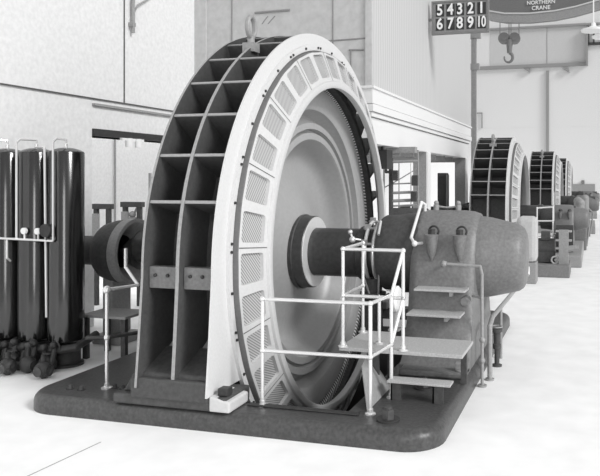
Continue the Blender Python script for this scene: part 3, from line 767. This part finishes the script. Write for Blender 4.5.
# machinery clutter along the right of the row
for px, Z, lb in ((585, 27, 'grey governor cabinet beside the third machine at the row edge'), (578, 24, 'grey pipe stand with gauges between second and third machines'), (580, 22, 'small oil pump on a stand right of the second pedestal')):
    q = at(px, 240, Z); t = thing('governor', lb, 'governor', (q.x, q.y, 0))
    MB().box(q.x-.3, q.x+.2, q.y-.3, q.y+.3, 0, .9).obj('bed', M_CAST, t, bevel=.03)
    MB().cyl((q.x, q.y, .9), (q.x, q.y, 1.4), .14, n=20).ball((q.x, q.y, 1.45), .15).tube([(q.x+.2, q.y, .1), (q.x+.3, q.y, .9), (q.x, q.y, 1.2)], .03, 8).obj('head', M_GREY, t)
q0, q1 = onp(571, 184, 1, YB), onp(595, 196, 1, YB)
t = thing('notice_board', 'grey rectangular board on the end wall above the farthest machinery', 'board', (q0.x, YB-.1, q1.z))
MB().box(q0.x, q1.x, YB-.08, YB-.002, q1.z-.1, q0.z).obj('panel', M_GREY, t)
c = (q0.x+q1.x)/2; MB().box(c-.12, c+.12, YB-.1, YB-.002, q0.z, q0.z+.3).obj('lamp', M_CAST, t)

# ================================================================== CRANE, SIGN, END WALL
CZ = 31.0
def cpnt(x, y, Z=CZ): return at(x, y, Z)
cyy = cpnt(545, 10).y
t = thing('crane_girder', 'dark bellied bridge crane girder spanning the hall at the upper right', 'crane', tuple(cpnt(545, 10)))
def gp(px, py): q = onp(px, py, 1, cyy); return (q.x, cyy, q.z)
low = [(478, 14), (490, 19), (505, 21.5), (530, 21.5), (555, 19), (575, 15), (600, 8), (625, -2)]
low3 = [gp(*p) for p in low]; top3 = [gp(630, -16), gp(470, -8)]
top3 = [(top3[0][0], cyy, top3[0][2]), (top3[1][0], cyy, top3[0][2])]
MB().prism(low3+top3, (0, .5, 0)).obj('web', M_PED, t)
m = MB()
for a, b_ in zip(low3, low3[1:]):
    m.prism([(a[0], cyy-.15, a[2]-.05), (b_[0], cyy-.15, b_[2]-.05), (b_[0], cyy-.15, b_[2]+.30), (a[0], cyy-.15, a[2]+.30)], (0, .15, 0))
m.obj('lower_flange', M_GREY, t)
m = MB()
for a, b_ in zip(low3, low3[1:]):
    m.prism([(a[0], cyy-.18, a[2]+.30), (b_[0], cyy-.18, b_[2]+.30), (b_[0], cyy-.18, b_[2]+.36), (a[0], cyy-.18, a[2]+.36)], (0, .18, 0))
m.obj('edge_bead', M_LIGHT, t)
for body, px, py, sz in (('NORTHERN', 541, 2.5, .23), ('CRANE', 541, 8.0, .25)):
    g0 = gp(px, py)
    text_mesh('lettering', body, sz, Matrix.Translation((g0[0], cyy-.03, g0[2])) @ Matrix.Rotation(PI/2, 4, 'X'), M_WHITE, t, .015)
t2 = thing('crane_hook', 'dark double sheave hook block hanging on four cables under the crane', 'hook', tuple(cpnt(510, 40, 30.8)))
y_ = cyy+.25
def hp(px, py): q = onp(px, py, 1, y_); return Vector((q.x, y_, q.z))
for px in (500, 509, 511, 519): a = hp(px, 38); b_ = hp(px, 22.3); MB().cyl(a, b_, .022, n=6).obj('cable', M_GREY, t2)
for px in (504, 514.5): a = hp(px, 38.5); MB().cyl(a-Vector((0, .10, 0)), a+Vector((0, .10, 0)), .26, n=28).cyl(a-Vector((0, .13, 0)), a-Vector((0, .10, 0)), .10, n=16).obj('sheave', M_CAST, t2)
a, b_ = hp(509.5, 40), hp(509.5, 53); MB().cyl(a, b_, .16, .11, n=16).obj('shank', M_CAST, t2)
m = MB(); cc = hp(508.5, 57.5); pts = []
for k in range(13):
    th = math.radians(75-k*22); pts.append(cc+Vector((math.cos(th)*.19, 0, math.sin(th)*.22)))
for k in range(12): m.cyl(pts[k], pts[k+1], .085*(1-k*.05), .085*(1-(k+1)*.05), n=12); m.ball(pts[k+1], .083*(1-(k+1)*.05), 10)
m.obj('hook', M_CAST, t2)

# post at the gallery's far end, with its brackets, and the end wall's rails
ppx = onp(474, 100, 1, HY1+.25)
t = thing('hall_post', 'tall slim dark post at the far corner of the gallery', 'post', (ppx.x, ppx.y, 0))
zt = onp(474, 32, 1, HY1+.25).z
MB().box(ppx.x-.08, ppx.x+.08, ppx.y-.08, ppx.y+.08, 0, zt).obj('shaft', M_GREY, t)
z1, z2 = onp(474, 67, 1, ppx.y).z, onp(474, 37, 1, ppx.y).z
MB().box(ppx.x-.10, ppx.x+.18, ppx.y-.1, ppx.y+.1, z1-.1, z1+.1).obj('bracket', M_GREY, t)
MB().box(ppx.x-.16, ppx.x+.22, ppx.y-.1, ppx.y+.1, z2-.05, z2+.15).obj('bracket', M_GREY, t)
def wall_seg(x0, y0, x1, y1, rad, name, m_, label, cat, off=.2):
    a, b_ = onp(x0, y0, 1, YB-off), onp(x1, y1, 1, YB-off)
    mm = MB(); mm.box(min(a.x, b_.x)-(rad if abs(a.x-b_.x) < .5 else 0), max(a.x, b_.x)+(rad if abs(a.x-b_.x) < .5 else 0), YB-off, YB, min(a.z, b_.z)-rad if abs(a.z-b_.z) > 3 else (a.z+b_.z)/2-rad, max(a.z, b_.z)+rad if abs(a.z-b_.z) > 3 else (a.z+b_.z)/2+rad)
    return tag(mm.obj(name, m_), label, cat)
wall_seg(476, 67, 587, 65, .14, 'runway_beam', M_GREY, 'long horizontal steel beam across the end wall below the hook', 'beam')
wall_seg(488, 28, 600, 25, .08, 'upper_wall_rail', M_GREY, 'thin horizontal rail high on the end wall behind the crane', 'rail')
wall_seg(547.5, 72, 547.5, 206, .11, 'wall_stanchion', M_GREY, 'tall slim grey stanchion standing against the end wall', 'stanchion')
for px in (527, 566):
    a = onp(px, 68, 1, YB-.4)
    MBx = MB(); MBx.prism([(a.x-.3, YB-.3, a.z), (a.x+.2, YB-.3, a.z), (a.x+.25, YB-.3, a.z-.35)], (0, .3, 0)); tag(MBx.obj('beam_bracket', M_GREY), 'small dark bracket under the end wall beam, %s one' % ('left' if px < 540 else 'right'), 'bracket')
a, b_ = onp(476, 128, 1, YB), onp(640, 128, 1, YB)
struct(MB().box(-7, 20, YB-.015, YB, a.z-.03, a.z+.03).obj('trim_14', M_WALL))
a, b_ = onp(490, 28, 1, YB), onp(586, 66, 1, YB); struct(MB().box(a.x, b_.x, YB-.02, YB, b_.z, a.z).obj('trim_17', mat('grey_upper_panel', .60, .9)))
a = onp(547, 27, 1, YB); struct(MB().box(a.x-.02, a.x+.02, YB-.04, YB-.02, onp(547, 64, 1, YB).z, a.z).obj('trim_15', M_GREY))
a, b_ = onp(586, 27, 1, YB), onp(588, 66, 1, YB)
struct(MB().box(a.x, b_.x, YB-.5, YB, b_.z, a.z).obj('trim_16', M_GREY))
a = onp(482, 113, 1, YB-.1); b_ = onp(482, 128, 1, YB-.1)
tag(MB().tube([(a.x-.9, YB-.1, a.z), (a.x, YB-.1, a.z), (a.x, YB-.1, b_.z)], .05, 8).obj('wall_pipe', M_GREY), 'thin bent pipe on the end wall beside the hall post', 'pipe')
q0, q1 = onp(588, 44, 1, YB-.1), onp(604, 33, 1, YB-.1)
t = thing('wall_bracket', 'dark open bracket frame on the end wall behind the pendant lamp', 'bracket', (q0.x, YB-.1, q0.z))
m = MB()
for x in (q0.x+.05, q0.x+.45, q1.x): m.box(x-.06, x+.06, YB-.2, YB, q0.z, q1.z+.6)
m.box(q0.x, q1.x+.3, YB-.2, YB, q0.z-.1, q0.z+.1); m.obj('frame', M_CASTD, t)

# number board
SY = onp(431, 18, 0, HX).y-.25
a0, a1 = onp(433.5, 31, 1, SY), onp(487, 2, 1, SY)
zlo = onp(434, 33.0, 1, SY).z; zhi = onp(434, 3.5, 1, SY).z
t = thing('signboard', 'dark number board with two rows of pale figures high beside the gallery', 'sign', (a0.x, SY, zlo))
MB().box(a0.x, a1.x, SY, SY+.06, zlo, zhi).obj('panel', M_GREY, t)
m = MB(); fr = .045
m.box(a0.x-fr, a0.x, SY-.03, SY+.08, zlo-fr, zhi+fr).box(a1.x, a1.x+fr, SY-.03, SY+.08, zlo-fr, zhi+fr).box(a0.x, a1.x, SY-.03, SY+.08, zlo-fr, zlo).box(a0.x, a1.x, SY-.03, SY+.08, zhi, zhi+fr)
m.obj('frame', M_CAST, t)
W_ = (a1.x-a0.x); H_ = zhi-zlo
for rix, row in enumerate((('5', '4', '3', '2', '1'), ('6', '7', '8', '9', '10'))):
    for c_i, ch in enumerate(row):
        cx_ = a0.x+W_*(c_i+.5)/5+.03*(c_i < 2); cz_ = zlo+H_*(.74-.47*rix)
        MB().box(cx_-W_*.078, cx_+W_*.078, SY-.012, SY, cz_-H_*.20, cz_+H_*.20).obj('plate', M_BLACK, t)
        text_mesh('figure', ch, H_*.52 if len(ch) == 1 else H_*.50, Matrix.Translation((cx_, SY-.03, cz_)) @ Matrix.Scale(.82 if len(ch) == 1 else .62, 4, (1, 0, 0)) @ Matrix.Rotation(PI/2, 4, 'X'), M_WHITE, t, .012)
m = MB(); m.box(HX-.01, a1.x-.1, SY+.06, SY+.10, zlo+.3, zlo+.36)
m.obj('arm', M_GREY, t)

# pendant lamps
for px, py, Z, wd, lb in ((593.5, 29.5, 14.0, 12.5, 'white shallow enamel pendant lamp shade hanging at the upper right'), (604, 36, 15.5, 12, 'second white pendant shade cut by the right edge of the photograph')):
    c = at(px, py, Z); R_ = wd/FPX*Z
    t = thing('pendant_lamp', lb, 'lamp', tuple(c))
    MB().lathe([(-.035, R_*.96), (0, R_), (.02, R_*.75), (.055, R_*.3), (.08, R_*.18), (.13, R_*.16), (.14, .01)], 40, tuple(c), axis='Z').obj('shade', M_WHITE, t)
    MB().cyl((c.x, c.y, c.z+.13), (c.x, c.y, c.z+3.0), .012, n=8).obj('cord', M_WHITE, t)
